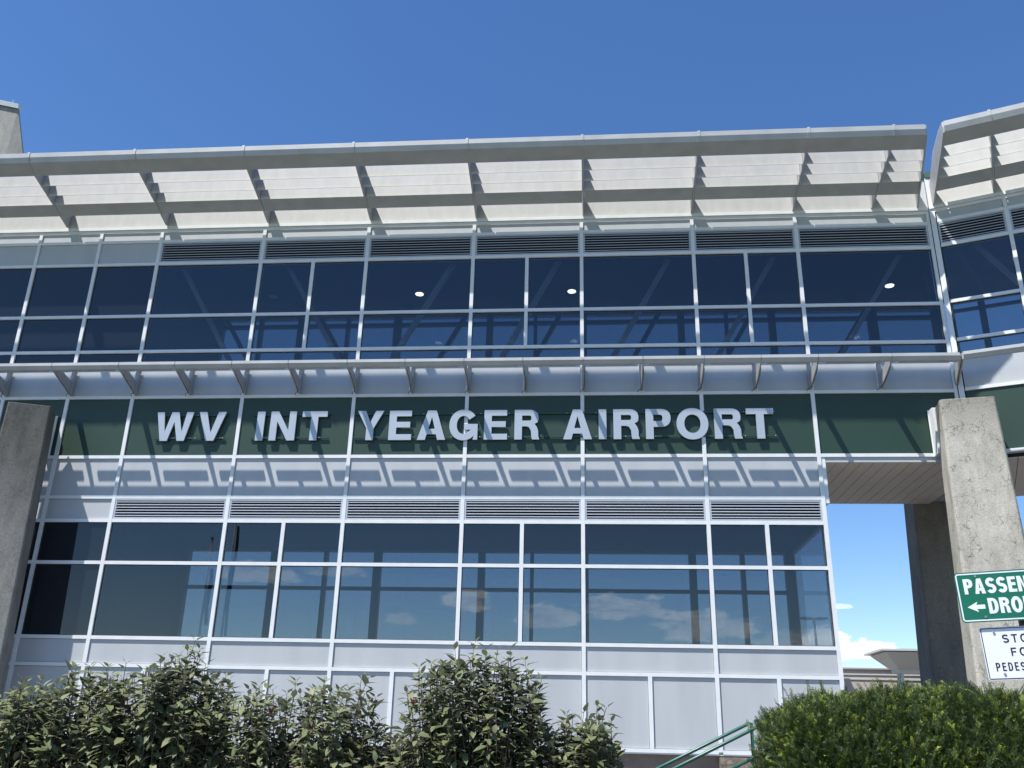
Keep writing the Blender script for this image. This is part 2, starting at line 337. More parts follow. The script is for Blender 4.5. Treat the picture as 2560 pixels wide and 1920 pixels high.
def louver(u0, u1, z0, z1, n, fr=MAIN, par=bld, w=MW):
    a, c = u0+w, u1-w
    def fr_(b):
        t = .045
        b.box(a, c, -.14, -.006, z0+RH, z0+RH+t); b.box(a, c, -.14, -.006, z1-RH-t, z1-RH)
        b.box(a, a+t, -.14, -.0085, z0+RH+t, z1-RH-t); b.box(c-t, c, -.14, -.0085, z0+RH+t, z1-RH-t)
    o = part('louver_vent', 'slat', par, fr_, fr)
    def sl(b):
        lo, hi = z0+RH+.05, z1-RH-.05; st = (hi-lo)/n
        for k in range(n):
            z = lo+st*(k+.5)
            b.prism_u([(-.014, z-.010), (-.010, z-.008), (-.010, z+.009), (-.055, z+.030), (-.058, z+.026), (-.018, z+.004)], a+.046, c-.046)
    part('slat', 'slat', o, sl, fr)
    part('vent_back', 'void', o, lambda b: b.box(a+.045, c-.045, -.14, -.13, z0+RH, z1-RH), fr)
    return o

majors_up = [-2, -1, 0, 1, 2, 3, 4, 5, 6]
uu = [US[-2]-1.87]+[US[k] for k in majors_up]+[9.402]
uu0 = [-19.2, US[-2]-1.87]
for k in majors_up: mull(US[k], Z5 if k == 6 and False else (Z6 if k == 7 else Z12), Z1) if k <= 6 else None
mull(US[-2]-1.87, Z12, Z1)
for z in (ZR, Z2, Z3, Z4, ZS, Z5): rail(uu, z)
low = [u for u in uu if u <= US[6]+.01]
rail(uu, Z6)
for z in (Z7, Z8, Z9, Z10, Z11, Z12): rail(low, z)
# upper storey
for a, b in zip(uu[:-1], uu[1:]):
    panel(a, b, ZR, Z1+.05)
    if b <= US[0]+.01:
        panel(a, b, Z2, ZR)
        for z0, z1 in ((Z3, Z2), (Z4, Z3), (ZS, Z4)): pane(a, b, z0, z1, 'spandrel', name='spandrel_pane')
    else:
        louver(a, b, Z2, ZR, 7)
        sub = any(abs(a-US[k]) < .01 for k in (1, 3, 5))
        pts = [a, (a+b)/2, b] if sub else [a, b]
        if sub: mull((a+b)/2, Z4+RH, Z2-RH, d1=.002)
        for z0, z1 in ((Z3, Z2), (Z4, Z3)):
            for p, q in zip(pts[:-1], pts[1:]): pane(p, q, z0, z1)
        pane(a, b, ZS, Z4)
    # white band under the windows, with a cover strip at every half bay
    panel(a, b, Z5, ZS)
    panel(a, b, Z6, Z5, 'green', name='green_panel')
for k in (0, 1, 2, 3, 4, 5): mull(half(k, k+1), Z5+RH, ZS-RH, name='cover_strip', d1=.003)
mull(7.56, Z5+RH, ZS-RH, name='cover_strip')
# lower storey
for a, b in zip(low[:-1], low[1:]):
    panel(a, b, Z7, Z6)
    if b <= US[0]+.01:
        panel(a, b, Z8, Z7)
        for z0, z1 in ((Z9, Z8), (Z10, Z9)): pane(a, b, z0, z1, 'spandrel', name='spandrel_pane')
        panel(a, b, Z11, Z10); panel(a, b, Z12, Z11)
        continue
    louver(a, b, Z8, Z7, 6)
    sub = any(abs(a-US[k]) < .01 for k in (1, 3, 5)); h = (a+b)/2
    pts = [a, h, b] if sub else [a, b]
    if sub: mull(h, Z10+RH, Z8-RH, d1=.002)
    for z0, z1 in ((Z9, Z8), (Z10, Z9)):
        for p, q in zip(pts[:-1], pts[1:]): pane(p, q, z0, z1)
    panel(a, b, Z11, Z10)
    mull(h, Z12+RH, Z11-RH, d1=0.)
    panel(a, h, Z12, Z11); panel(h, b, Z12, Z11)
# gutter and parapet
part('gutter', 'white', bld, lambda b: (b.box(-19, 9.43, -.16, -.004, Z1, Z1+.085), b.box(-19, 9.425, -.16, .028, Z1+.095, Z1+.19), b.box(-19, 9.43, -.16, -.02, Z1+.085, Z1+.095)))
part('parapet', 'blade', bld, lambda b: b.box(-19, 9.44, -.4, .02, Z1+.19, 16.24))
part('roof_coping', 'roofgreen', bld, lambda b: b.box(-19, 9.46, -.45, .05, 16.24, 16.42))
part('corner_post', 'white', bld, lambda b: (b.box(9.355, 9.44, -.16, .004, Z6-.04, Z1), b.box(9.20, 9.43, -.14, .024, Z1+.192, 16.235)))
# right return wall of the lower storey, glazed
DEP = -4.1
UE = US[6]
def side_frames(b):
    for d in (-.21, DEP+.06): b.box(UE-.06, UE+.05, d-.05, d+.05, Z12, Z6-.15)
    for z in (Z7, Z8, Z10, Z11): b.box(UE-.05, UE+.04, DEP+.1, -.16, z-.04, z+.04)
part('side_frame', 'white', bld, side_frames)
part('corner_trim', 'white', bld, lambda b: b.box(UE+.053, UE+.15, -.35, -.02, 7.12, Z6-.045))
for z0, z1 in ((Z10, Z8),):
    part('side_window', 'glass_side', bld, lambda b: b.box(UE-.01, UE, DEP+.11, -.16, z0+.04, z1-.04))
part('side_panel', 'panel', bld, lambda b: (b.box(UE-.04, UE+.02, DEP+.11, -.26, Z8+.04, Z6-.2), b.box(UE-.04, UE+.02, DEP+.11, -.26, Z12, Z10-.04)))
# inner shell: slabs, ceilings, back wall
def slab(name, m, z0, z1, u1, u0=-19):
    if u1 < 9: return part(name, m, bld, lambda b: b.box(u0, u1, DEP+.12, -.17, z0, z1))
    P = [(u0, -.17), (9.35, -.17), (10.78, DEP+.12), (u0, DEP+.12)]
    return part(name, m, bld, lambda b: b.quadbox([W_(u, d, z0) for u, d in P], [W_(u, d, z1) for u, d in P]))
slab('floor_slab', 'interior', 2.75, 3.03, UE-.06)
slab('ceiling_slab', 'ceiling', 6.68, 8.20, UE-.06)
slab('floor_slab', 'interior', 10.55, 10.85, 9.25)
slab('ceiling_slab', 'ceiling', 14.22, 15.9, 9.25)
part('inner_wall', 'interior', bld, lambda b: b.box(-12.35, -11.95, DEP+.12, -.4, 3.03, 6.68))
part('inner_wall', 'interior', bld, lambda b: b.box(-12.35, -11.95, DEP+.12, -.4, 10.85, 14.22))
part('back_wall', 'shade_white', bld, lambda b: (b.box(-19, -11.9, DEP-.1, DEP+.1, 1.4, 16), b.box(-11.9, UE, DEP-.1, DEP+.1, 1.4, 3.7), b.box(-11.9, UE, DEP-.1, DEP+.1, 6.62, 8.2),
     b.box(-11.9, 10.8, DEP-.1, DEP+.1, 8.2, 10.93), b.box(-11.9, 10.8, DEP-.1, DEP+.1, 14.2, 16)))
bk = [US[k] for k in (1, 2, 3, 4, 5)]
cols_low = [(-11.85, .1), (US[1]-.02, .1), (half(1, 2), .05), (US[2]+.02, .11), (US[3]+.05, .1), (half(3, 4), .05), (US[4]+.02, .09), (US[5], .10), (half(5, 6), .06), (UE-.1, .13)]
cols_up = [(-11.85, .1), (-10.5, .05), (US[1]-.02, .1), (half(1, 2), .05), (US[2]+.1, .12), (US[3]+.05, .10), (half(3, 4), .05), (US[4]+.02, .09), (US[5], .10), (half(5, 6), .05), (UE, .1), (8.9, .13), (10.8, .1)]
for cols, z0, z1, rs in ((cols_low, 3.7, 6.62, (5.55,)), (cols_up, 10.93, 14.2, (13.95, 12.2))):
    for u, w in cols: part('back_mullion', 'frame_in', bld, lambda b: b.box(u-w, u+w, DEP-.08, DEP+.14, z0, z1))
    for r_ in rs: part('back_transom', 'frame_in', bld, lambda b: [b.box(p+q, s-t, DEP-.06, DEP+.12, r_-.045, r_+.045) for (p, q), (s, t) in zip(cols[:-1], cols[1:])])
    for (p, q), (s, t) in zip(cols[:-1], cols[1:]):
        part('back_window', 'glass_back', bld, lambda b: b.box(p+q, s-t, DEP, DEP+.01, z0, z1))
# inner columns and truss braces of the upper storey
for (ua, ub) in ((-11.63, -9.6), (-8.49, -6.5), (-3.66, -5.45), (-.66, -2.4), (2.42, .62), (5.3, 3.4), (8.69, 6.6)):
    b = MB(); w = .075
    b.quadbox([W_(ub-w, -.58, 10.86), W_(ub+w, -.58, 10.86), W_(ub+w, -.44, 10.86), W_(ub-w, -.44, 10.86)], [W_(ua-w, -.58, 14.2), W_(ua+w, -.58, 14.2), W_(ua+w, -.44, 14.2), W_(ua-w, -.44, 14.2)])
    b.build('truss_brace', 'steel', bld)
    b = MB(); dq = DEP+.35
    b.quadbox([W_(ub-w, dq-.07, 10.86), W_(ub+w, dq-.07, 10.86), W_(ub+w, dq+.07, 10.86), W_(ub-w, dq+.07, 10.86)], [W_(ua-w, dq-.07, 14.2), W_(ua+w, dq-.07, 14.2), W_(ua+w, dq+.07, 14.2), W_(ua-w, dq+.07, 14.2)])
    b.build('truss_brace', 'frame_in', bld)
def lampmat():
    m = D.materials.new('lit_downlight'); m.use_nodes = True; b = m.node_tree.nodes['Principled BSDF']
    b.inputs['Emission Color'].default_value = (1, .96, .85, 1); b.inputs['Emission Strength'].default_value = 3.2; b.inputs['Base Color'].default_value = (.8, .8, .8, 1); return m
M['lamp'] = lampmat(); M['lamp_off'] = mat('unlit_downlight', (.75, .75, .7), .4)
for u, m in ((-9.53, 'lamp_off'), (-4.95, 'lamp'), (-.32, 'lamp'), (8.93, 'lamp')):
    b = MB(); b.tube([(u, -2.25, 14.215), (u, -2.25, 14.15)], .15, 20); b.build('ceiling_lamp', ['frame_in'], bld)
    b = MB(); b.tube([(u, -2.25, 14.149), (u, -2.25, 14.135)], .125, 20); b.build('ceiling_lamp_lens', m, bld)
part('end_wall', 'panel', bld, lambda b: b.box(-19.1, -19.001, DEP-.1, 0, 1.4, 16.2))
part('corner_column', 'frame_in', bld, lambda b: b.box(9.22, 9.35, -.42, -.18, 10.86, 14.21))
# base
part('base_wall', 'stucco', bld, lambda b: b.box(-19, UE, -1.2, -.12, -.3, Z12-.076))
part('base_sill', 'white', bld, lambda b: b.box(-19, UE+.02, -.6, -.02, Z12-.075, Z12-.044))
tag(part('planter_wall', 'stone', None, lambda b: b.box(3.02, 8.4, -.118, .16, -.3, 1.30)), 'low rough brown stone wall below the right end of the glass front', 'wall')
# passage under the bridge: soffit boards
def soffit(b):
    u = UE+.16
    while u < 9.9: b.box(u, u+.287, -4.38, -.06, 8.17, 8.20); u += .302
part('soffit', 'soffit', bld, soffit)
part('soffit_backing', 'groove', bld, lambda b: b.box(UE+.05, 9.9, -4.38, -.16, 8.21, 8.26))
part('soffit_trim', 'panel', bld, lambda b: b.box(UE+.16, 9.35, -.055, -.03, 8.16, Z6-.045))

# ------------------------------------------------------------------ roof sunshade
FAS = [(2.43, 16.31), (2.432, 16.17), (2.385, 16.03), (1.97, 15.88), (1.97, 16.27), (2.36, 16.335)]
BEAM = [(.918, 15.60), (.51, 15.48), (.51, 16.42), (.918, 16.42)]
BRK = [(2.38, 16.32), (2.39, 16.16), (2.37, 16.015), (1.96, 15.865), (.92, 15.585), (.10, 15.345), (.03, 15.37), (.03, 16.0), (.95, 16.42), (1.9, 16.42)]
BLD = [(.925, 15.605), (1.27, 15.69), (1.62, 15.785)]
def sunshade(par, fr, us, u0, u1, s0, s1, bevel_first=False):
    """us: bracket positions; u0,u1 ends with mitre slopes s0,s1"""
    cuts = [u0]+us+[u1]
    root = None
    for i, (a, c) in enumerate(zip(cuts[:-1], cuts[1:])):
        sa = s0 if i == 0 else 0; sb = s1 if i == len(cuts)-2 else 0
        g = .012
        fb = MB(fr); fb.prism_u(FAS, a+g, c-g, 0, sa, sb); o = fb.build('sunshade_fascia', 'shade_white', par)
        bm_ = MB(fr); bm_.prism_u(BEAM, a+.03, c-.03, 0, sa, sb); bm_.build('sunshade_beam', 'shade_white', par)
        for d, z in [(.934, 15.603)]+BLD[1:]:
            bl = MB(fr); bl.prism_u([(d, z), (d-.012, z), (d-.012, z+.42), (d, z+.42)], a+.03, c-.03, 0, sa, sb); bl.build('sunshade_blade', 'blade', par)
    for i, u in enumerate(cuts):
        sk = s0 if i == 0 else s1 if i == len(cuts)-1 else 0
        if (i == 0 and s0 is None): continue
        b = MB(fr); t = .022
        b.prism_u(BRK, u-t, u+t, 0, sk, sk); b.build('sunshade_bracket', 'shade_white', par)
        # cover strip over the fascia joint
        if 0 < i < len(cuts)-1:
            b = MB(fr); b.prism_u([(2.44, 16.333), (2.442, 16.31), (2.446, 16.165), (2.395, 16.015), (2.37, 16.03), (2.36, 16.17), (2.37, 16.31)], u-.035, u+.035); b.build('joint_cover', 'shade_white', par)
T10 = math.tan(R(10.4))
sunshade(bld, MAIN, [-15.12, -12.09, -9.04, -6.02, -2.97, .06, 3.06, 5.83, 7.94], -19., 9.16, 0, -T10)

# ------------------------------------------------------------------ lower shelf with floodlights
TUBE = [(1.15, 10.58), (1.155, 10.50), (1.095, 10.405), (1.045, 10.40), (1.045, 10.575)]
BR2 = [(1.10, 10.405), (.165, 10.095), (.145, 10.095), (.145, 10.43), (.72, 10.565), (1.10, 10.57)]
def shelf(par, fr, us, u0, u1, s0, s1, lamps=True):
    cuts = [u0]+us+[u1]
    for i, (a, c) in enumerate(zip(cuts[:-1], cuts[1:])):
        sa = s0 if i == 0 else 0; sb = s1 if i == len(cuts)-2 else 0
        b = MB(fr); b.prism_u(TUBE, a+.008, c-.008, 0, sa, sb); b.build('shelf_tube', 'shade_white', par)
        if lamps and c-a > 1.2:
            m = (a+c)/2; L_ = (c-a)*.39
            b = MB(fr); b.box(m-L_, m+L_, .87, .955, 10.44, 10.51)
            for k in range(5): q = m-L_+.1+k*(2*L_-.2)/4; b.box(q-.015, q+.015, .955, .97, 10.50, 10.53)
            b.box(m-.06, m+.06, .9555, 1.046, 10.445, 10.46)
            b.build('floodlight', 'shade_white', par)
    for i, u in enumerate(cuts):
        if u < -17.5 or u > 12.5: continue
        sk = s1 if i == len(cuts)-1 else (s0 if i == 0 else 0)
        b = MB(fr); b.prism_u(BR2, u-.016, u+.016, 0, sk, sk); o = b.build('shelf_bracket', 'bracket_shade_grey', par)
        if sk == 0:
            b = MB(fr); b.box(u-.036, u+.036, .004, .15, 10.075, 10.72); b.box(u-.042, u+.042, .004, .156, 10.722, 10.79); b.build('shelf_post', 'bracket_shade_grey', par)
            b = MB(fr); b.tube([(u+.02, .9, 10.345), (u+.025, .7, 10.262), (u+.02, .4, 10.165), (u+.0, .17, 10.085), (u-.05, .16, 10.06), (u-.10, .05, 10.03)], .008, 5)
            b.build('shelf_cable', 'cable', par)
shelf(bld, MAIN, [-15.85, -13.97, -12.126, -10.60, -9.067, -7.56, -6.01, -4.5, -2.98, -1.48, .04, 1.53, 3.04, 4.43, 5.81, 7.56], -19., 9.38, 0, -T10)

# ------------------------------------------------------------------ sign lettering on the green band
sgn = thing('building_sign', 'raised silver capitals WV INT YEAGER AIRPORT along the green band', 'sign', W_(-3, 0, 8.7))
H = .805; Zb = 8.755
KL = lambda u: .229+(u-.229)*1.006
txt = [('W', -11.326, -10.313), ('V', -10.162, -9.422), ('I', -8.563, -8.360), ('N', -8.195, -7.507), ('T', -7.347, -6.676), ('Y', -5.865, -5.168), ('E', -5.015, -4.417),
       ('A', -4.262, -3.524), ('G', -3.43, -2.693), ('E', -2.525, -1.925), ('R', -1.739, -1.102), ('A', -.489, .24), ('I', .414, .613), ('R', .789, 1.445), ('P', 1.605, 2.235), ('O', 2.38, 3.172), ('R', 3.32, 4.0), ('T', 4.122, 4.797)]
for ch, a, c in txt:
    a, c = KL(a), KL(c)
    vs, fs = outline_mesh(ch, glyph(ch, c-a, H, .195, .155), .045, lambda x, y, o: (a+x, -(.043+o), Zb+y))
    b = MB(); b.add(vs, fs); o = b.build('letter', 'letter', sgn)
    bv = o.modifiers.new('edge', 'BEVEL'); bv.width = .004; bv.segments = 1; bv.limit_method = 'ANGLE'
    b = MB()
    for z in (8.845, 9.485): b.box(a+(c-a)*.45, a+(c-a)*.45+.03, -.03, .022, z-.03, z-.0245)
    b.build('standoff', 'railgreen', sgn)
for z in (8.845, 9.485):
    for a, c in ((-11.32, -9.40), (-8.71, -6.62), (-5.95, 4.86)):
        part('mounting_rail', 'railgreen', sgn, lambda b: b.box(KL(a), KL(c), -.012, .016, z-.024, z+.024))
        part('rail_screw', 'white', sgn, lambda b: [b.box(a+.3+k*.75-.008, a+.3+k*.75+.008, .016, .022, z-.008, z+.008) for k in range(int((c-a-.3)/.75)+1)])

# ------------------------------------------------------------------ right wing, turned towards the street
WA = R(20.8)
def wing(fr, par, L, sgnm=1):
    """sgnm=+1: runs from u=0 to L; -1: from u=-L to 0"""
    S = sgnm
    def X(u): return u*S
    cuts = [.10, 1.80, 4.85, 7.9][: 4 if L > 7 else 3]
    def bx(b, a, c, *r): b.box(min(X(a), X(c)), max(X(a), X(c)), *r)
    us = sorted(X(c) for c in cuts); w = MW
    for c in cuts[1:]: mull(X(c), Z6, Z1, fr, par)
    part('corner_post', 'white', par, lambda b: (bx(b, 0, .125, -.16, .003, Z6-.04, Z1), bx(b, .01, .10, -.14, .024, Z1+.192, 16.235)), fr)
    for z in (ZR, Z2, Z3, Z4, ZS, Z5, Z6): rail(us, z, fr, par)
    for a, c in zip(us[:-1], us[1:]):
        panel(a, c, ZR, Z1+.05, 'panel', fr, par); louver(a, c, Z2, ZR, 7, fr, par)
        for z0, z1 in ((Z3, Z2), (Z4, Z3), (ZS, Z4)): pane(a, c, z0, z1, 'glass', fr, par)
        panel(a, c, Z5, ZS, 'panel', fr, par); panel(a, c, Z6, Z5, 'green', fr, par, name='green_panel')
    part('gutter', 'white', par, lambda b: (bx(b, 0, L, -.16, -.004, Z1, Z1+.085), bx(b, 0, L, -.16, .028, Z1+.095, Z1+.19), bx(b, .03, L, -.16, -.02, Z1+.085, Z1+.095)), fr)
    part('parapet', 'blade', par, lambda b: bx(b, 0, L, -.4, .02, Z1+.19, 16.24), fr)
    part('roof_coping', 'roofgreen', par, lambda b: bx(b, .02, L, -.45, .052, 16.24, 16.42), fr)
    part('corner_column', 'frame_in', par, lambda b: bx(b, .03, .20, -.42, -.18, 10.86, 14.21), fr)
    part('floor_slab', 'interior', par, lambda b: bx(b, .01, L, -4.0, -.17, 10.55, 10.853), fr)
    part('ceiling_slab', 'ceiling', par, lambda b: bx(b, .01, L, -4.0, -.17, 14.217, 15.9), fr)
    part('back_wall', 'shade_white', par, lambda b: (bx(b, .25, L, -4.2, -4.0, 8.2, 10.93), bx(b, .25, L, -4.2, -4.0, 14.2, 16)), fr)
    for c in (1.0, 2.2, 4.2, 7): part('back_mullion', 'frame_in', par, lambda b: bx(b, c, c+.18, -4.18, -4.0, 10.93, 14.2), fr)
    part('back_transom', 'frame_in', par, lambda b: bx(b, .25, L, -4.15, -4.05, 13.9, 13.99), fr)
    part('soffit', 'soffit', par, lambda b: [bx(b, .45+k*.302, .737+k*.302, -4.2, -.17, 8.17, 8.2) for k in range(int((L-.6)/.302))], fr)
    part('soffit_backing', 'groove', par, lambda b: bx(b, .45, L, -4.1, -.17, 8.21, 8.26), fr)
wg = thing('terminal_wing', 'right hand wing of the terminal angled forward beyond the pillar', 'building', W_(9.42, .07, 8.3))
FW = Frame(9.44, .06, WA)
wing(FW, wg, 7.8, 1)
b = MB(FW); b.quadbox([FW(1.0-.07, -.58, 14.2), FW(1.0+.07, -.58, 14.2), FW(1.0+.07, -.44, 14.2), FW(1.0-.07, -.44, 14.2)], [FW(3.1-.07, -.58, 10.86), FW(3.1+.07, -.58, 10.86), FW(3.1+.07, -.44, 10.86), FW(3.1-.07, -.44, 10.86)]); b.build('truss_brace', 'steel', wg)
sunshade(wg, FW, [1.60, 4.63], .12, 7.8, T10, 0)
shelf(wg, FW, [2.9, 4.4, 5.9], -.02, 7.8, T10, 0, lamps=False)

# ------------------------------------------------------------------ concrete pillars
def pillar(name, label, m, fl, ang, w, dep, ztop, base_grow, zb=-.3, chamfer=.0, group='concrete pillars of the bridge'):
    """fl: front-left top corner (u,d); ang: direction of the front face"""
    c, s = math.cos(ang), math.sin(ang)
    def P(x, y, z): return W_(fl[0]+x*c+y*s, fl[1]+x*s-y*c, z)   # y goes back
    g = base_grow
    ch = chamfer
    def ring(g, z):
        pts = [(-g+ch, -g), (w+g-ch, -g), (w+g, -g+ch), (w+g, dep+g), (-g, dep+g), (-g, -g+ch)]
        return [P(x, y, z) for x, y in pts]
    rings = []
    n = 14
    for k in range(n+1):
        f = k/n; z = zb+(ztop-zb)*f; rings.append(ring(g*(1-f), z))
    vs = [v for r in rings for v in r]; q = len(rings[0]); fs = [tuple(range(q)), tuple(range(n*q, n*q+q))]
    for i in range(n):
        for k in range(q): fs.append((i*q+k, i*q+(k+1) % q, (i+1)*q+(k+1) % q, (i+1)*q+k))
    b = MB(); b.add(vs, fs); o = b.build(name, m)
    bv = o.modifiers.new('edge', 'BEVEL'); bv.width = .018; bv.segments = 2; bv.limit_method = 'ANGLE'; bv.angle_limit = R(40)
    tag(o, label, 'pillar', group); return o
pillar('concrete_pillar', 'pale cracked concrete pillar behind the green and white road signs', 'conc', (8.60, .93), R(9.5), 1.24, .72, 9.45, .22, chamfer=.05)
pillar('concrete_pillar', 'dark grey concrete pillar in front of the far left end of the green band', 'conc_dark', (-14.75, 1.44), R(-21.9), 1.03, .75, 9.4, .17, chamfer=.03)
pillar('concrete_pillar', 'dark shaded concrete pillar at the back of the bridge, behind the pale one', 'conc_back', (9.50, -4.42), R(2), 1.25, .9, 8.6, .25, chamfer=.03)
def conn(u, w, lab):
    b = MB(); b.box(u-w, u+w, .012, .28, 8.30, 9.47); b.box(u-w-.02, u+w+.02, .0, .012, 8.28, 9.49); o = b.build('pillar_bracket', 'white'); tag(o, lab, 'bracket')
conn(8.70, .06, 'white steel plate joining the pale pillar to the green band')
conn(-14.30, .05, 'white steel plate joining the dark left pillar to the green band')

# ------------------------------------------------------------------ tower behind the roof, far left
tw = thing('concrete_tower', 'concrete tower with pale metal cap rising behind the roof at far left', 'tower', W_(-30, -14, 0))
b = MB(); b.add([W_(-36, -12, 0), W_(-27.32, -12, 0), W_(-19.0, -14, 0), W_(-36, -14, 0), W_(-36, -12, 31.8), W_(-27.32, -12, 29.5), W_(-28.85, -14, 31.1), W_(-36, -14, 33)],
    [(0, 1, 5, 4), (1, 2, 6, 5), (2, 3, 7, 6), (3, 0, 4, 7), (4, 5, 6, 7)]); b.build('tower_wall', 'conc_tower', tw)
b = MB(); b.quadbox([W_(-36, -11.9, 31.75), W_(-27.25, -11.9, 29.45), W_(-28.76, -14.1, 31.05), W_(-36, -14.1, 33)], [W_(-36, -11.85, 32.1), W_(-27.25, -11.85, 29.68), W_(-28.76, -14.15, 31.3), W_(-36, -14.15, 33.3)]); b.build('tower_cap', 'white', tw)
b = MB(); b.tube([(-28.0, -12.4, 29.9), (-28.0, -12.4, 30.35)], .012, 6); b.build('lightning_rod', 'white', tw)

# ------------------------------------------------------------------ low buildings beyond the passage
M['far_wall'] = mat('far_beige_wall', (.42, .37, .32), .8, var=.08, vscale=.5)
M['far_white'] = mat('far_white_metal', (.5, .5, .48), .5)
M['far_glass'] = mat('far_dark_glass', (.05, .08, .12), .05, spec=.8)
fb_ = thing('far_building', 'low beige building with two pale stripes seen beyond the passage', 'building', W_(22, -46, 0))
part('wall', 'far_wall', fb_, lambda b: b.box(12, 40, -56, -44, -.3, 6.45))
part('stripe', 'far_white', fb_, lambda b: (b.box(12, 40, -44, -43.95, 6.08, 6.16), b.box(12, 40, -44, -43.95, 5.78, 5.86)))
part('coping', 'far_wall', fb_, lambda b: b.box(11.9, 40.1, -56.1, -43.9, 6.45, 6.55))
fc = thing('entrance_canopy', 'flat pale entrance canopy on white posts seen beyond the passage', 'canopy', W_(22, -38, 0))
def slabf(b):
    b.box(17.95, 30, -42, -38, 7.16, 7.29)
part('canopy_roof', 'far_white', fc, slabf)
b = MB(); b.add([W_(18.3, -38.3, 7.118), W_(30, -38.3, 7.118), W_(30, -41.8, 7.118), W_(18.3, -41.8, 7.118), W_(19.5, -40.2, 6.25), W_(30, -40.2, 6.25), W_(30, -41.7, 6.25), W_(19.5, -41.7, 6.25)],
    [(0, 1, 5, 4), (1, 2, 6, 5), (2, 3, 7, 6), (3, 0, 4, 7), (4, 5, 6, 7)]); b.build('canopy_underside', 'far_white', fc)
part('wall_strip', 'far_white', fc, lambda b: b.box(19.5, 30, -41.6, -40.3, 6.05, 6.25))
part('post', 'far_white', fc, lambda b: b.box(19.5, 19.85, -40.6, -40.3, -.3, 6.05))
part('glazing', 'far_glass', fc, lambda b: b.box(21.2, 30, -41.2, -41.1, 0, 6.05))
def lamp_post(u, d, h, name, label):
    t = thing(name, label, 'street lamp', W_(u, d, 0))
    b = MB(); b.tube([(u, d, -.3), (u, d, h)], .11, 10, r2=.075); b.build('pole', 'frame_in', t, smooth=True)
    for s in (-1, 1):
        b = MB(); b.add([W_(u+s*x, d+y, z) for x, y, z in ((.05, -.1, h-.02), (.35, -.17, h-.08), (.95, -.14, h+.0), (.95, .14, h+.0), (.35, .17, h-.08), (.05, .1, h-.02), (.05, -.08, h+.08), (.35, -.12, h+.14), (.9, -.1, h+.1), (.9, .1, h+.1), (.35, .12, h+.14), (.05, .08, h+.08))],
            [(0, 1, 2, 3, 4, 5), (6, 7, 8, 9, 10, 11)]+[(i, (i+1) % 6, (i+1) % 6+6, i+6) for i in range(6)]); b.build('lamp_head', 'frame_in', t)
lamp_post(15.1, -45 + 2.5, 9.55, 'street_lamp', 'double headed street lamp standing beyond the building, seen through its right end window')

# ------------------------------------------------------------------ road signs
def sign_frame(tl, ang, d):   # returns place(x right, y down-up, out)
    c, s = math.cos(ang), math.sin(ang)
    yaw = R(14)   # faces a little to the left, towards the road
    cy, sy = math.cos(yaw), math.sin(yaw)
    def P(x, y, o=0.):
        a = x*c+y*s*-1; z = x*s+y*c
        return W_(tl[0]+a*cy-o*sy, d+a*sy+o*cy, tl[1]+z)
    return P
def rounded(w, h, r, inset=0.):
    pts = []
    r2 = max(r-inset, .004)
    for cx, cy, a in ((w-inset-r2, -h+inset+r2, -90), (w-inset-r2, -inset-r2, 0), (inset+r2, -inset-r2, 90), (inset+r2, -h+inset+r2, 180)):
        pts += arc(cx, cy, r2, r2, a, a+90, 5)
    return pts
M['sgreen'] = mat('sign_green', (.002, .13, .075), .4, var=.05); M['swhite'] = mat('sign_white', (.72, .75, .80), .35, var=.03, vscale=8); M['sblack'] = mat('sign_black', (.012, .012, .016), .4)
M['bolt'] = mat('zinc_bolt', (.35, .35, .35), .4, metal=.8); M['post'] = mat('dark_post', (.05, .055, .05), .6)
def sign(name, label, tl, ang, d, w, h, face, ink, border, lines, bolts, r=.04):
    P = sign_frame(tl, ang, d)
    t = thing(name, label, 'sign', P(w/2, -h, -.02))
    def add(nm, loops, z, th, m):
        vs, fs = outline_mesh(nm, loops, th, lambda x, y, o: P(x, y, z+o)); b = MB(); b.add(vs, fs); return b.build(nm, m, t)
    add('sign_plate', [rounded(w, h, r)], 0, .004, face)
    add('sign_border', [rounded(w, h, r, border[0]), rounded(w, h, r, border[0]+border[1])], .0035, .0012, ink)
    for (kind, x, y, hh, ws, s, tt, gap) in lines:
        if kind == 'ARROW':
            add('arrow', [[(x, y+hh/2), (x+hh*.95, y+hh), (x+hh*.82, y+hh*.70), (x+ws, y+hh*.70), (x+ws, y+hh*.30), (x+hh*.82, y+hh*.30), (x+hh*.95, y)]], .0035, .0012, ink); continue
        loops_v = MB(); cx = x
        for ch in kind:
            if ch == ' ': cx += ws*.6; continue
            gw = ws*{'I': .27 if s > .02 else .25, 'E': .86, 'F': .86, 'A': 1.12, 'N': 1.08, 'G': 1.06, 'O': 1.12, 'R': 1.02, 'D': 1.02, 'S': 1.0, 'P': .98, 'T': .95}.get(ch, 1)
            if ch == 'I': gw = s
            vs, fs = outline_mesh(ch, glyph(ch, gw, hh, s, tt), .0012, lambda px, py, o: P(cx+px, y+py, .0035+o)); loops_v.add(vs, fs); cx += gw+gap
        loops_v.build('lettering', ink, t)
    for bx_, by_ in bolts:
        vs, fs = outline_mesh('bolt', [arc(bx_, by_, .012, .012, 0, 330, 11)], .008, lambda x, y, o: P(x, y, .006+o)); b = MB(); b.add(vs, fs); b.build('bolt', 'bolt', t)
    return P
PG = sign('directional_sign', 'green sign reading PASSENGER DROP OFF with a left arrow', (3.968, 3.300), R(2.2), 12.5, 1.35, .505, 'sgreen', 'swhite', (.012, .013),
    [('PASSENGER', .075, -.222, .155, .088, .034, .030, .013), ('ARROW', .075, -.405, .105, .165, 0, 0, 0), ('DROP OFF', .270, -.425, .155, .090, .034, .030, .014)], [(.20, -.045), (.225, -.455), (1.15, -.045), (1.12, -.455)])
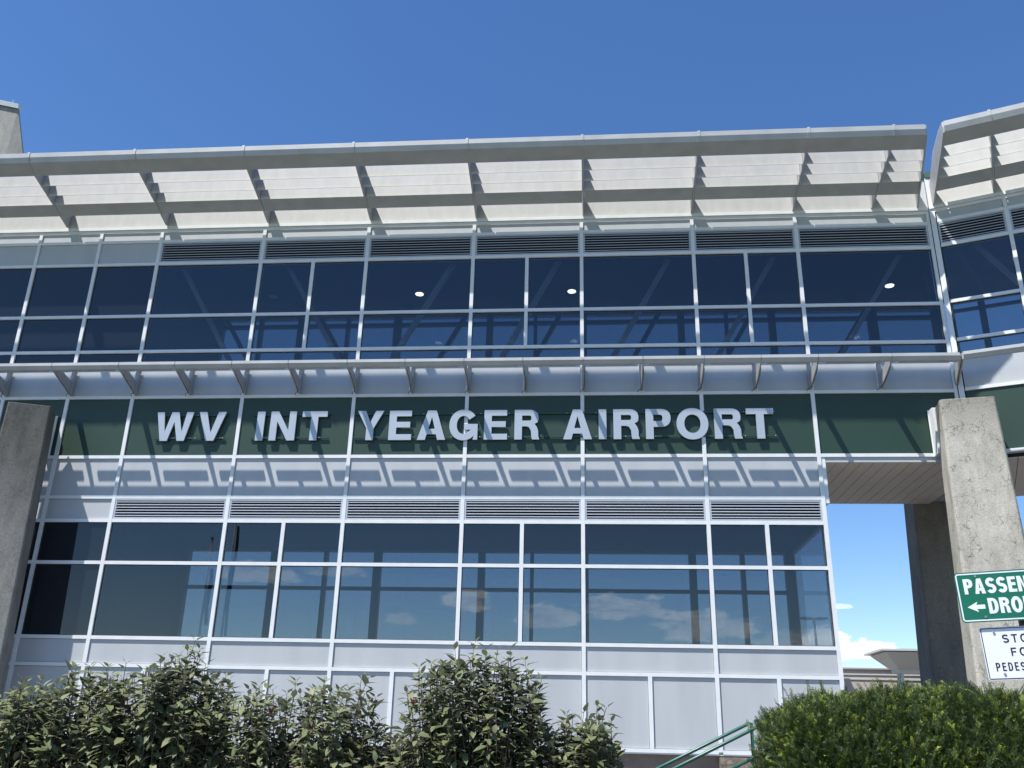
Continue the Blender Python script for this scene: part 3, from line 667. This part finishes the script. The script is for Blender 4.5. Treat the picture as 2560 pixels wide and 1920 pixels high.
PW = sign('pedestrian_sign', 'white sign reading STOP FOR PEDESTRIANS with a thin black border', (4.140, 2.750), R(2.2), 12.5, .92, .51, 'swhite', 'sblack', (.008, .008),
    [('STOP', .195, -.155, .080, .058, .0135, .0125, .025), ('FOR', .250, -.285, .080, .058, .0135, .0125, .027), ('PEDESTRIANS', .088, -.425, .080, .040, .0125, .0115, .0185)], [(.13, -.055), (.155, -.455), (.75, -.055), (.75, -.455)], r=.025)
b = MB(); pw = PW(.43, 0, -.035)
post_d = -pw[1]
b = MB(); b.box(pw[0]-.03, pw[0]+.03, post_d-.03, post_d-.005, -.3, 3.2); b.box(pw[0]-.045, pw[0]-.0305, post_d-.03, post_d+.01, -.3, 3.2); b.box(pw[0]+.0305, pw[0]+.045, post_d-.03, post_d+.01, -.3, 3.2)
tag(b.build('sign_post', 'post'), 'dark steel channel post carrying the green and the white sign', 'post')

# ------------------------------------------------------------------ green stair rails
M['pipe'] = mat('green_painted_pipe', (.020, .105, .075), .35, var=.25, vscale=14)
def stair_rail(d, x0, zt0, x1, zt1, zb, name, label):
    t = thing(name, label, 'handrail', W_(x1, d, zb), group='green pipe handrails of the stair')
    sl = (zt1-zt0)/(x1-x0)
    b = MB(); b.tube([(x0-1.6, d, zt0-1.6*sl), (x1-.03, d, zt1-.03*sl), (x1, d, zt1-.01), (x1, d, zb)], .0215, 10); b.build('top_rail', 'pipe', t, smooth=True)
    b = MB(); b.tube([(x0-1.6, d, zt0-1.6*sl-.42), (x1, d, zt1-.42)], .019, 10); b.build('lower_rail', 'pipe', t, smooth=True)
    b = MB(); b.tube([(x0, d, zt0-1.2), (x0, d, zt0-.01)], .0215, 10); b.build('post', 'pipe', t, smooth=True)
    b = MB(); b.tube([(x1, d, zt1-.45), (x1, d, zt1-.39)], .028, 10); b.build('pipe_joint', 'pipe', t, smooth=True)
stair_rail(9.9, 1.05, 1.297, 2.209, 1.852, .5, 'stair_handrail', 'green pipe handrail on the far side of the steps beside the yew')
stair_rail(8.8+1.15+.1 if False else 10.25, 1.19, 1.292, 2.318, 1.838, .5, 'stair_handrail', 'green pipe handrail on the near side of the steps, touching the yew')

# ------------------------------------------------------------------ ground
def ground_mat():
    m = mat('grass_ground', (.055, .085, .025), .95, bump=.6, bscale=30, var=.4, vscale=2); return m
M['ground'] = ground_mat(); M['asphalt'] = mat('asphalt', (.05, .05, .052), .9, var=.2, vscale=6, bump=.3, bscale=200); M['pave'] = mat('pavement_concrete', (.125, .12, .112), .9, var=.12, vscale=1.5)
def sheet(name, m, u0, u1, d0, d1, z, **k):
    b = MB(); b.add([W_(u0, d0, z), W_(u1, d0, z), W_(u1, d1, z), W_(u0, d1, z)], [(0, 1, 2, 3)]); o = b.build(name, m); o['kind'] = 'structure'; return o
sheet('ground', 'ground', -1500, 1500, -2500, 1200, 0.0)
sheet('plaza', 'pave', -60, 60, -75, 21.5, .004)
sheet('road', 'asphalt', -300, 300, 24, 33, .004)
o = MB().box(-300, 300, 21.6, 23.9, -.2, .14).build('pavement', 'pave'); o['kind'] = 'structure'
# ------------------------------------------------------------------ shrubs
def leaf_mat(name, c0, c1, back, rough=.55, trans=.2):
    m = D.materials.new(name); m.use_nodes = True; nt = m.node_tree; N = nt.nodes; L = nt.links
    b = N['Principled BSDF']; b.inputs['Roughness'].default_value = rough; b.inputs['Specular IOR Level'].default_value = .35
    at = N.new('ShaderNodeAttribute'); at.attribute_name = 'tint'
    r = N.new('ShaderNodeValToRGB'); r.color_ramp.elements[0].color = (*c0, 1); r.color_ramp.elements[1].color = (*c1, 1); L.new(at.outputs['Fac'], r.inputs[0])
    g = N.new('ShaderNodeNewGeometry'); mx = N.new('ShaderNodeMixRGB'); mx.inputs[2].default_value = (*back, 1)
    L.new(g.outputs['Backfacing'], mx.inputs[0]); L.new(r.outputs[0], mx.inputs[1]); L.new(mx.outputs[0], b.inputs['Base Color'])
    t = N.new('ShaderNodeBsdfTranslucent'); L.new(mx.outputs[0], t.inputs[0]); ms = N.new('ShaderNodeMixShader'); ms.inputs[0].default_value = trans
    out = N['Material Output']; L.new(b.outputs[0], ms.inputs[1]); L.new(t.outputs[0], ms.inputs[2]); L.new(ms.outputs[0], out.inputs[0])
    return m
M['leaf'] = leaf_mat('grey_green_leaf', (.070, .092, .036), (.19, .21, .10), (.19, .21, .14))
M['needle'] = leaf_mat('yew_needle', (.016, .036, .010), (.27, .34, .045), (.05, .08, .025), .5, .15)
M['twig'] = mat('brown_twig', (.10, .08, .055), .9, var=.3, vscale=20)
M['berry'] = mat('red_berries', (.17, .05, .035), .7)
def leaves_mesh(P, T, Nn, Ln, Wd, tint, name, m, parent, droop=.18):
    """P base, T direction, Nn upper-side normal, arrays (n,3)"""
    n = len(P); S = np.cross(T, Nn)
    S /= np.linalg.norm(S, axis=1, keepdims=True)+1e-9; Nn = np.cross(S, T)
    def pt(a, s, h): return P+T*(Ln*a)[:, None]+S*(Wd*s)[:, None]+Nn*(Ln*h)[:, None]
    V = [pt(0, 0, 0), pt(.30, -.46, .05), pt(.30, 0, .0), pt(.30, .46, .05), pt(.66, -.36, .01-droop*.3), pt(.66, 0, -droop*.35), pt(.66, .36, .01-droop*.3), pt(1, 0, -droop)]
    V = np.stack(V, 1).reshape(-1, 3)
    F = np.array([[0, 2, 1, -1], [0, 3, 2, -1], [1, 2, 5, 4], [2, 3, 6, 5], [4, 5, 7, -1], [5, 6, 7, -1]])
    base = np.array(parent['_w']); V = V-base
    loops, starts, tot = [], [], []
    off = (np.arange(n)*8)
    fl = []
    per = [f[f >= 0] for f in F]; cat = np.concatenate(per); lens = np.array([len(p) for p in per])
    loops = (off[:, None]+cat[None]).ravel(); tot = np.tile(lens, n); starts = np.concatenate([[0], np.cumsum(tot)[:-1]])
    me = D.meshes.new(name); me.vertices.add(len(V)); me.vertices.foreach_set('co', V.ravel())
    me.loops.add(len(loops)); me.loops.foreach_set('vertex_index', loops.astype(np.int32))
    me.polygons.add(len(tot)); me.polygons.foreach_set('loop_start', starts.astype(np.int32)); me.polygons.foreach_set('loop_total', tot.astype(np.int32))
    me.polygons.foreach_set('use_smooth', [True]*len(tot))
    a = me.attributes.new('tint', 'FLOAT', 'POINT'); a.data.foreach_set('value', np.repeat(tint, 8))
    me.update(calc_edges=True); me.materials.append(M[m]); me.validate()
    o = D.objects.new(name, me); C.objects.link(o); o.parent = parent; return o
def unit(v): return v/(np.linalg.norm(v)+1e-9)
def interp(pr, u):
    return float(np.interp(u, [p[0] for p in pr], [p[1] for p in pr]))
def viburnum(name, label, pr, root_u, n_stems, seed, spikes=(), nb=5, halfd=.42, low=.2):
    rg = np.random.RandomState(seed); u0, u1 = pr[0][0], pr[-1][0]
    t = thing(name, label, 'shrub', W_(root_u, 16, 0), 'broad leaved shrubs in front of the glass front')
    P, T, Nn, Ln, Wd, TI = [], [], [], [], [], []
    tw = MB(); tips = []
    def leaf(p, dirv, up, l, ti):
        P.append(p); T.append(unit(dirv)); Nn.append(up); Ln.append(l); Wd.append(l*rg.uniform(.42, .58)); TI.append(ti)
    def stem(tip, base, leafy, dens, r=.006):
        tip = np.array(tip); base = np.array(base)
        mid = base*.45+tip*.55+np.array([rg.normal(0, .07), rg.normal(0, .07), rg.uniform(-.05, .1)])
        mid[:2] += (tip[:2]-base[:2])*.2
        q = np.linspace(0, 1, 22)[:, None]; pts = (1-q)**2*base+2*q*(1-q)*mid+q*q*tip
        pts[1:-1] += rg.normal(0, .006, pts[1:-1].shape)
        tw.tube([tuple(p) for p in pts[6::3]], r, 4, world=True, r2=.002)
        L_ = np.linalg.norm(np.diff(pts, axis=0), axis=1).sum(); az = rg.uniform(0, 6.28)
        n = max(3, int(L_*leafy/dens))
        for k in range(n):
            f = 1-(k+.05)*dens/L_; f = max(.02, f); i = f*21; a = int(min(i, 20)); p = pts[a]*(1-(i-a))+pts[a+1]*(i-a)
            ax = unit(pts[a+1]-pts[a]); az += 1.57+rg.normal(0, .25)
            e1 = unit(np.cross(ax, [0.3, .1, 1.])); e2 = np.cross(ax, e1)
            young = k == 0
            for s in (0, math.pi):
                if rg.rand() < .10 and k > 1: continue
                rad = e1*math.cos(az+s)+e2*math.sin(az+s)
                lift = .95 if k == 0 else max(-.25, .55-.09*k)+rg.normal(0, .22)
                dv = unit(rad+ax*lift+np.array([0, 0, -.10*min(k, 4)*.3]))
                l = rg.uniform(.045, .075) if young else rg.uniform(.060, .120)*(1-.012*k)
                up = unit(ax*1.0+np.array([0, 0, .6])-dv*.2+rg.normal(0, .25, 3))
                leaf(p+rad*.008, dv, up, l, np.clip(rg.normal(.45, .25)+(.2 if k < 2 else 0), 0, 1))
        return pts
    base0 = np.array([root_u, -16, 0.])
    for i in range(n_stems):
        u = rg.uniform(u0, u1); d = 16+rg.uniform(-1, 1)*halfd
        top = interp(pr, u); cs = 1-.5*((d-16)/halfd)**2*.35
        dist = (22.46-d)/6.46
        zt = 1.6+(top-1.6)*dist if top > 1.6 else top
        zt = zt-abs(rg.normal(0, 1))**1.3*low-.02
        if rg.rand() < .25: zt = top-.03-rg.uniform(0, .06); d = 16+rg.uniform(-.12, .12)
        if rg.rand() < .28: zt = 1.30+rg.uniform(0, .45)*(top-1.2)
        b = base0+np.array([(u-root_u)*.35+rg.normal(0, .12), rg.normal(0, .12), rg.uniform(.2, .7)])
        stem((u, -d, zt), b, .50, rg.uniform(.038, .055), .0045)
    spikes = list(spikes)+[(u, interp(pr, u)+rg.uniform(.0, .07)) for u in rg.uniform(u0+.05, u1-.05, max(4, n_stems//22))]
    for (u, z) in spikes:
        b = base0+np.array([(u-root_u)*.6, 0, .8]); stem((u, -16+rg.normal(0, .04), z), b, .6, .05, .007)
    for i in range(10):
        b = base0+np.array([rg.normal(0, .15), rg.normal(0, .12), 0.]); e = (rg.uniform(u0+.1, u1-.1), -16+rg.normal(0, .2), 1.35+rg.uniform(0, .2))
        e = np.array(e); mid = b*.5+e*.5+[0, 0, .2]; q = np.linspace(0, 1, 8)[:, None]; pts = (1-q)**2*b+2*q*(1-q)*mid+q*q*e
        tw.tube([tuple(p) for p in pts], .014, 6, world=True, r2=.006)
    leaves_mesh(np.array(P), np.array(T), np.array(Nn), np.array(Ln), np.array(Wd), np.array(TI), 'leaves', 'leaf', t)
    tw.build('stems', 'twig', t)
    # flat heads of small berries
    for i in range(1 if nb < 5 else 2):
        bb = MB(); u = rg.uniform(u0+.1, u1-.1); d = 16+rg.uniform(.15, .42); z = min(interp(pr, u)-.12, 1.6+(interp(pr, u)-1.6)*(22.46-d)/6.46-.05)-rg.uniform(0, .25)
        for k in range(34):
            a, r_ = rg.uniform(0, 6.28), .026*math.sqrt(rg.rand()); c = np.array([u+r_*math.cos(a), -d+r_*math.sin(a), z+rg.uniform(-.006, .010)]); s = .0030
            bb.add([tuple(c+np.array(v)*s) for v in ((1, 0, 0), (-1, 0, 0), (0, 1, 0), (0, -1, 0), (0, 0, 1), (0, 0, -1))], [(0, 2, 4), (2, 1, 4), (1, 3, 4), (3, 0, 4), (2, 0, 5), (1, 2, 5), (3, 1, 5), (0, 3, 5)])
            bb.tube([tuple(c), (u, -d, z-.04)], .0012, 3, world=True)
        bb.build('berry_cluster', 'berry', t)
    return t
PA = [(-4.45, 1.78), (-4.131, 1.80), (-3.919, 1.779), (-3.769, 1.869), (-3.602, 1.887), (-3.397, 1.95), (-3.2, 1.95)]
PB = [(-3.3, 1.93), (-3.108, 1.95), (-2.848, 1.99), (-2.671, 2.03), (-2.518, 2.03), (-2.365, 1.925), (-2.254, 1.80), (-2.18, 1.70)]
PC = [(-2.24, 1.78), (-2.124, 1.835), (-1.963, 1.855), (-1.804, 1.885), (-1.611, 1.89), (-1.419, 1.915), (-1.29, 1.90), (-1.22, 1.75), (-1.14, 1.60)]
PD = [(-1.12, 1.60), (-1.07, 1.66), (-1.01, 1.86), (-.94, 1.98), (-.821, 2.09), (-.661, 2.11), (-.5, 2.12), (-.375, 2.10), (-.24, 2.0), (-.15, 1.90), (-.08, 1.70)]
PE = [(-.10, 1.66), (0.036, 1.70), (.158, 1.72), (.26, 1.76), (.34, 1.66), (.40, 1.45)]
viburnum('broadleaf_shrub', 'leafy grey green shrub at the far left, cut off by the left edge', PA, -3.8, 215, 1, [(-3.38, 1.985), (-3.72, 1.90)], 4)
viburnum('broadleaf_shrub', 'leafy shrub with one tall shoot in front of the second lower mullion', PB, -2.8, 225, 2, [(-2.55, 2.19), (-2.50, 2.13), (-2.60, 2.12), (-3.0, 2.03), (-2.80, 2.08)], 4)
viburnum('broadleaf_shrub', 'low round shrub with reddish leaves left of the tallest bush', PC, -1.7, 160, 3, [(-2.12, 1.87), (-1.36, 1.96), (-1.62, 1.93), (-1.25, 1.84)], 5)
viburnum('broadleaf_shrub', 'tallest broad leaved bush in front of the middle of the building', PD, -.55, 225, 4, [(-.585, 2.20), (-.50, 2.17), (-.34, 2.17), (-.24, 2.10), (-.96, 2.04), (-.72, 2.16), (-.12, 1.98)], 4, low=.25)
viburnum('broadleaf_shrub', 'small bush at the right of the tallest one, left of the stair rails', PE, .12, 95, 5, [(.25, 1.815), (.31, 1.80), (.05, 1.76), (.16, 1.77)], 2, halfd=.3, low=.13)

def yew(name, label, pr, cu, seed, n, halfd=.75, rot=0):
    rg = np.random.RandomState(seed); u0, u1 = pr[0][0], pr[-1][0]
    t = thing(name, label, 'shrub', W_(cu, 15.9, 0), 'dark green yew shrubs by the road signs')
    P, T, Nn, Ln, Wd, TI = [], [], [], [], [], []
    tw = MB(); hw = (u1-u0)/2; c0 = (u0+u1)/2
    for i in range(n):
        # a point in the outer shell of the rounded hedge
        u = rg.uniform(u0, u1); y = rg.uniform(-1, 1); top = interp(pr, u)
        x = (u-c0)/hw
        prof = math.sqrt(max(0, 1-abs(y)**3.))
        z_top = 1.6+(top-1.6)*(1-.11*y*halfd/.75)
        depth_in = abs(rg.normal(0, 1))*.07
        if rg.rand() < .5:      # top surface
            z = z_top-(1-prof)*.55-depth_in; yy = y
            nrm_ = np.array([x*.4, -yy*.7*abs(yy), 1.])
        else:                   # front face
            z = rg.uniform(1.15, z_top-.05); f = (z-1.0)/(z_top-1.0)
            yy = math.sqrt(max(0, 1-abs(f)**2.6))*1.0; yy = yy-depth_in/halfd
            nrm_ = np.array([x*.5, -1., .35+.5*f])
            if rg.rand() < .12: yy = -yy
        # left and right ends are rounded too
        d = 15.9+yy*halfd
        if rg.rand() < .14:
            z = rg.uniform(1.15, pr[0][1]+.05); side = -1; u = u0+abs(rg.normal(0, .05))+(.12*((z-1.5)/.35)**2 if z > 1.5 else 0)+yy*yy*.2; d = 15.9+rg.uniform(-.8, .8)*halfd; nrm_ = np.array([-1., -.3, .5])
        p = np.array([u, -d, z])
        clump = math.sin(u*9.3+z*4)*math.sin(z*11+d*5)*.5
        p = p+unit(nrm_)*(clump*.06+(rg.uniform(.0, .06) if rg.rand() < .15 else 0))
        ax = unit(unit(nrm_)*1.0+np.array([0, 0, .30])+rg.normal(0, .55, 3)); L_ = rg.uniform(.04, .085) if rg.rand() < .955 else rg.uniform(.09, .13)
        tipy = rg.rand() < .55
        sd = unit(np.cross(ax, rg.normal(0, 1, 3)+[0, 0, .4])); nn = np.cross(sd, ax)
        k = int(L_/.0055)
        bend = rg.normal(0, .15, 3)+[0, 0, .15]
        for j in range(k):
            f = j/k; q = p+ax*L_*f+bend*L_*f*f*.5
            for s in (-1, 1):
                dv = unit(ax*(.45+.5*f)+sd*s+nn*rg.uniform(-.3, .6))
                P.append(q); T.append(dv); Nn.append(unit(nn+rg.normal(0, .2, 3))); l = rg.uniform(.017, .026)*(1-.35*f); Ln.append(l); Wd.append(.0048)
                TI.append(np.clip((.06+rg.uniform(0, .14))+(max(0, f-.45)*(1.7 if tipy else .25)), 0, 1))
    n_ = len(P); P = np.array(P); T = np.array(T); Nn = np.array(Nn); Ln = np.array(Ln)[:, None]; Wd = np.array(Wd)[:, None]; S = np.cross(T, Nn); S /= np.linalg.norm(S, axis=1, keepdims=True)
    V = np.stack([P, P+T*Ln*.4+S*Wd*.55, P+T*Ln, P+T*Ln*.4-S*Wd*.55], 1).reshape(-1, 3)-np.array(t['_w'])
    me = D.meshes.new('foliage'); me.vertices.add(len(V)); me.vertices.foreach_set('co', V.ravel()); me.loops.add(n_*4); me.loops.foreach_set('vertex_index', np.arange(n_*4, dtype=np.int32))
    me.polygons.add(n_); me.polygons.foreach_set('loop_start', (np.arange(n_)*4).astype(np.int32)); me.polygons.foreach_set('loop_total', np.full(n_, 4, np.int32))
    a = me.attributes.new('tint', 'FLOAT', 'POINT'); a.data.foreach_set('value', np.repeat(np.array(TI), 4)); me.update(calc_edges=True); me.materials.append(M['needle'])
    o = D.objects.new('foliage', me); C.objects.link(o); o.parent = t
    for i in range(70):
        b = np.array([cu+rg.normal(0, .12), -15.9+rg.normal(0, .1), 0.]); u = rg.uniform(u0+.12, u1-.1); e = np.array([u, -15.9+rg.uniform(-.6, .6)*halfd, interp(pr, u)-rg.uniform(.12, .5)])
        mid = b*.6+e*.4+[0, 0, .3]; q = np.linspace(0, 1, 7)[:, None]; pts = (1-q)**2*b+2*q*(1-q)*mid+q*q*e; tw.tube([tuple(v) for v in pts], .013, 5, world=True, r2=.004)
    tw.build('branches', 'twig', t)
    k = 5200; ub = rg.uniform(u0+.03, u1-.02, k); yb = rg.uniform(-.82, .82, k); tp = np.array([interp(pr, x) for x in ub]); zb_ = rg.uniform(1.0, 1, k)+rg.rand(k)*(tp-1.0-.10-.35*np.abs(yb)**3)
    dirs = rg.normal(0, 1, (k, 3)); dirs /= np.linalg.norm(dirs, axis=1, keepdims=True); nn_ = rg.normal(0, 1, (k, 3))
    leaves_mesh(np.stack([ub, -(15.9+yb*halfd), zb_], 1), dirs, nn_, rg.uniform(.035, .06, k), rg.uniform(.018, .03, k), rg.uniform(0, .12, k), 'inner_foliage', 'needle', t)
    return t
Y1 = [(1.36, 1.66), (1.42, 1.75), (1.489, 1.81), (1.76, 1.865), (2.09, 1.91), (2.263, 1.895), (2.38, 1.87)]
Y2 = [(2.25, 1.87), (2.40, 1.92), (2.561, 1.935), (2.728, 1.895), (2.993, 1.89), (3.3, 1.87), (3.5, 1.80)]
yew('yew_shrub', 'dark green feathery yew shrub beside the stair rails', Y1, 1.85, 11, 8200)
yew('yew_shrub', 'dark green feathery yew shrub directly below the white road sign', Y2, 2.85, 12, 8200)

# ------------------------------------------------------------------ flagpoles beside the road, seen mirrored in the glass
def flag_mat(name, stripes):
    m = D.materials.new(name); m.use_nodes = True; nt = m.node_tree; N = nt.nodes; L = nt.links; b = N['Principled BSDF']; b.inputs['Roughness'].default_value = .8
    if stripes:
        at = N.new('ShaderNodeAttribute'); at.attribute_name = 'tint'; r = N.new('ShaderNodeValToRGB'); r.color_ramp.interpolation = 'CONSTANT'
        cols = [(.38, .02, .025), (.62, .62, .60)]; el = r.color_ramp.elements
        el[0].position = 0; el[0].color = (*cols[0], 1); el[1].position = 1/7; el[1].color = (*cols[1], 1)
        for k in range(2, 7): e = el.new(k/7); e.color = (*cols[k % 2], 1)
        L.new(at.outputs['Fac'], r.inputs[0]); L.new(r.outputs[0], b.inputs['Base Color'])
    else: b.inputs['Base Color'].default_value = (.012, .02, .02, 1)
    return m
M['flag_a'] = flag_mat('striped_cloth', True); M['flag_b'] = flag_mat('dark_cloth', False)
def flagpole(u, d, h, z0, z1, m, label, wd, seed):
    rg = random.Random(seed); t = thing('flagpole', label, 'flagpole', W_(u, d, 0), 'flagpoles beside the road')
    b = MB(); b.tube([(u, d, -.2), (u, d, h)], .06, 10, r2=.035); b.build('pole', 'white', t, smooth=True)
    b = MB(); b.tube([(u, d, h), (u, d, h+.05)], .06, 10); b.build('finial', 'bolt', t)
    nu, nz = 22, 26; vs, tt = [], []
    for j in range(nz+1):
        f = j/nz
        for i in range(nu+1):
            g = i/nu; z = z1-(z1-z0)*f*(.55+.45*min(1, .35+g*1.2)); amp = .10*(.5+.5*f)
            vs.append(W_(u+.05+wd*g*(.45+.55*f)*(1-.5*f)+.03*math.sin(f*7), d+amp*math.sin(g*17+f*2.2), z)); tt.append((g*.9+f*.1) % 1)
    b = MB(); b.add(vs, [(j*(nu+1)+i, j*(nu+1)+i+1, (j+1)*(nu+1)+i+1, (j+1)*(nu+1)+i) for j in range(nz) for i in range(nu)]); o = b.build('flag', m, t, smooth=True)
    a = o.data.attributes.new('tint', 'FLOAT', 'POINT'); a.data.foreach_set('value', tt)
    so = o.modifiers.new('cloth', 'SOLIDIFY'); so.thickness = .004
flagpole(-13.1, 8.5, 7.9, 4.95, 6.85, 'flag_a', 'flagpole with a limp red and white striped flag, mirrored in the lower left window', .34, 1)
flagpole(-12.32, 8.5, 8.6, 4.6, 8.35, 'flag_b', 'flagpole with a limp dark flag, mirrored beside the striped one', .22, 2)
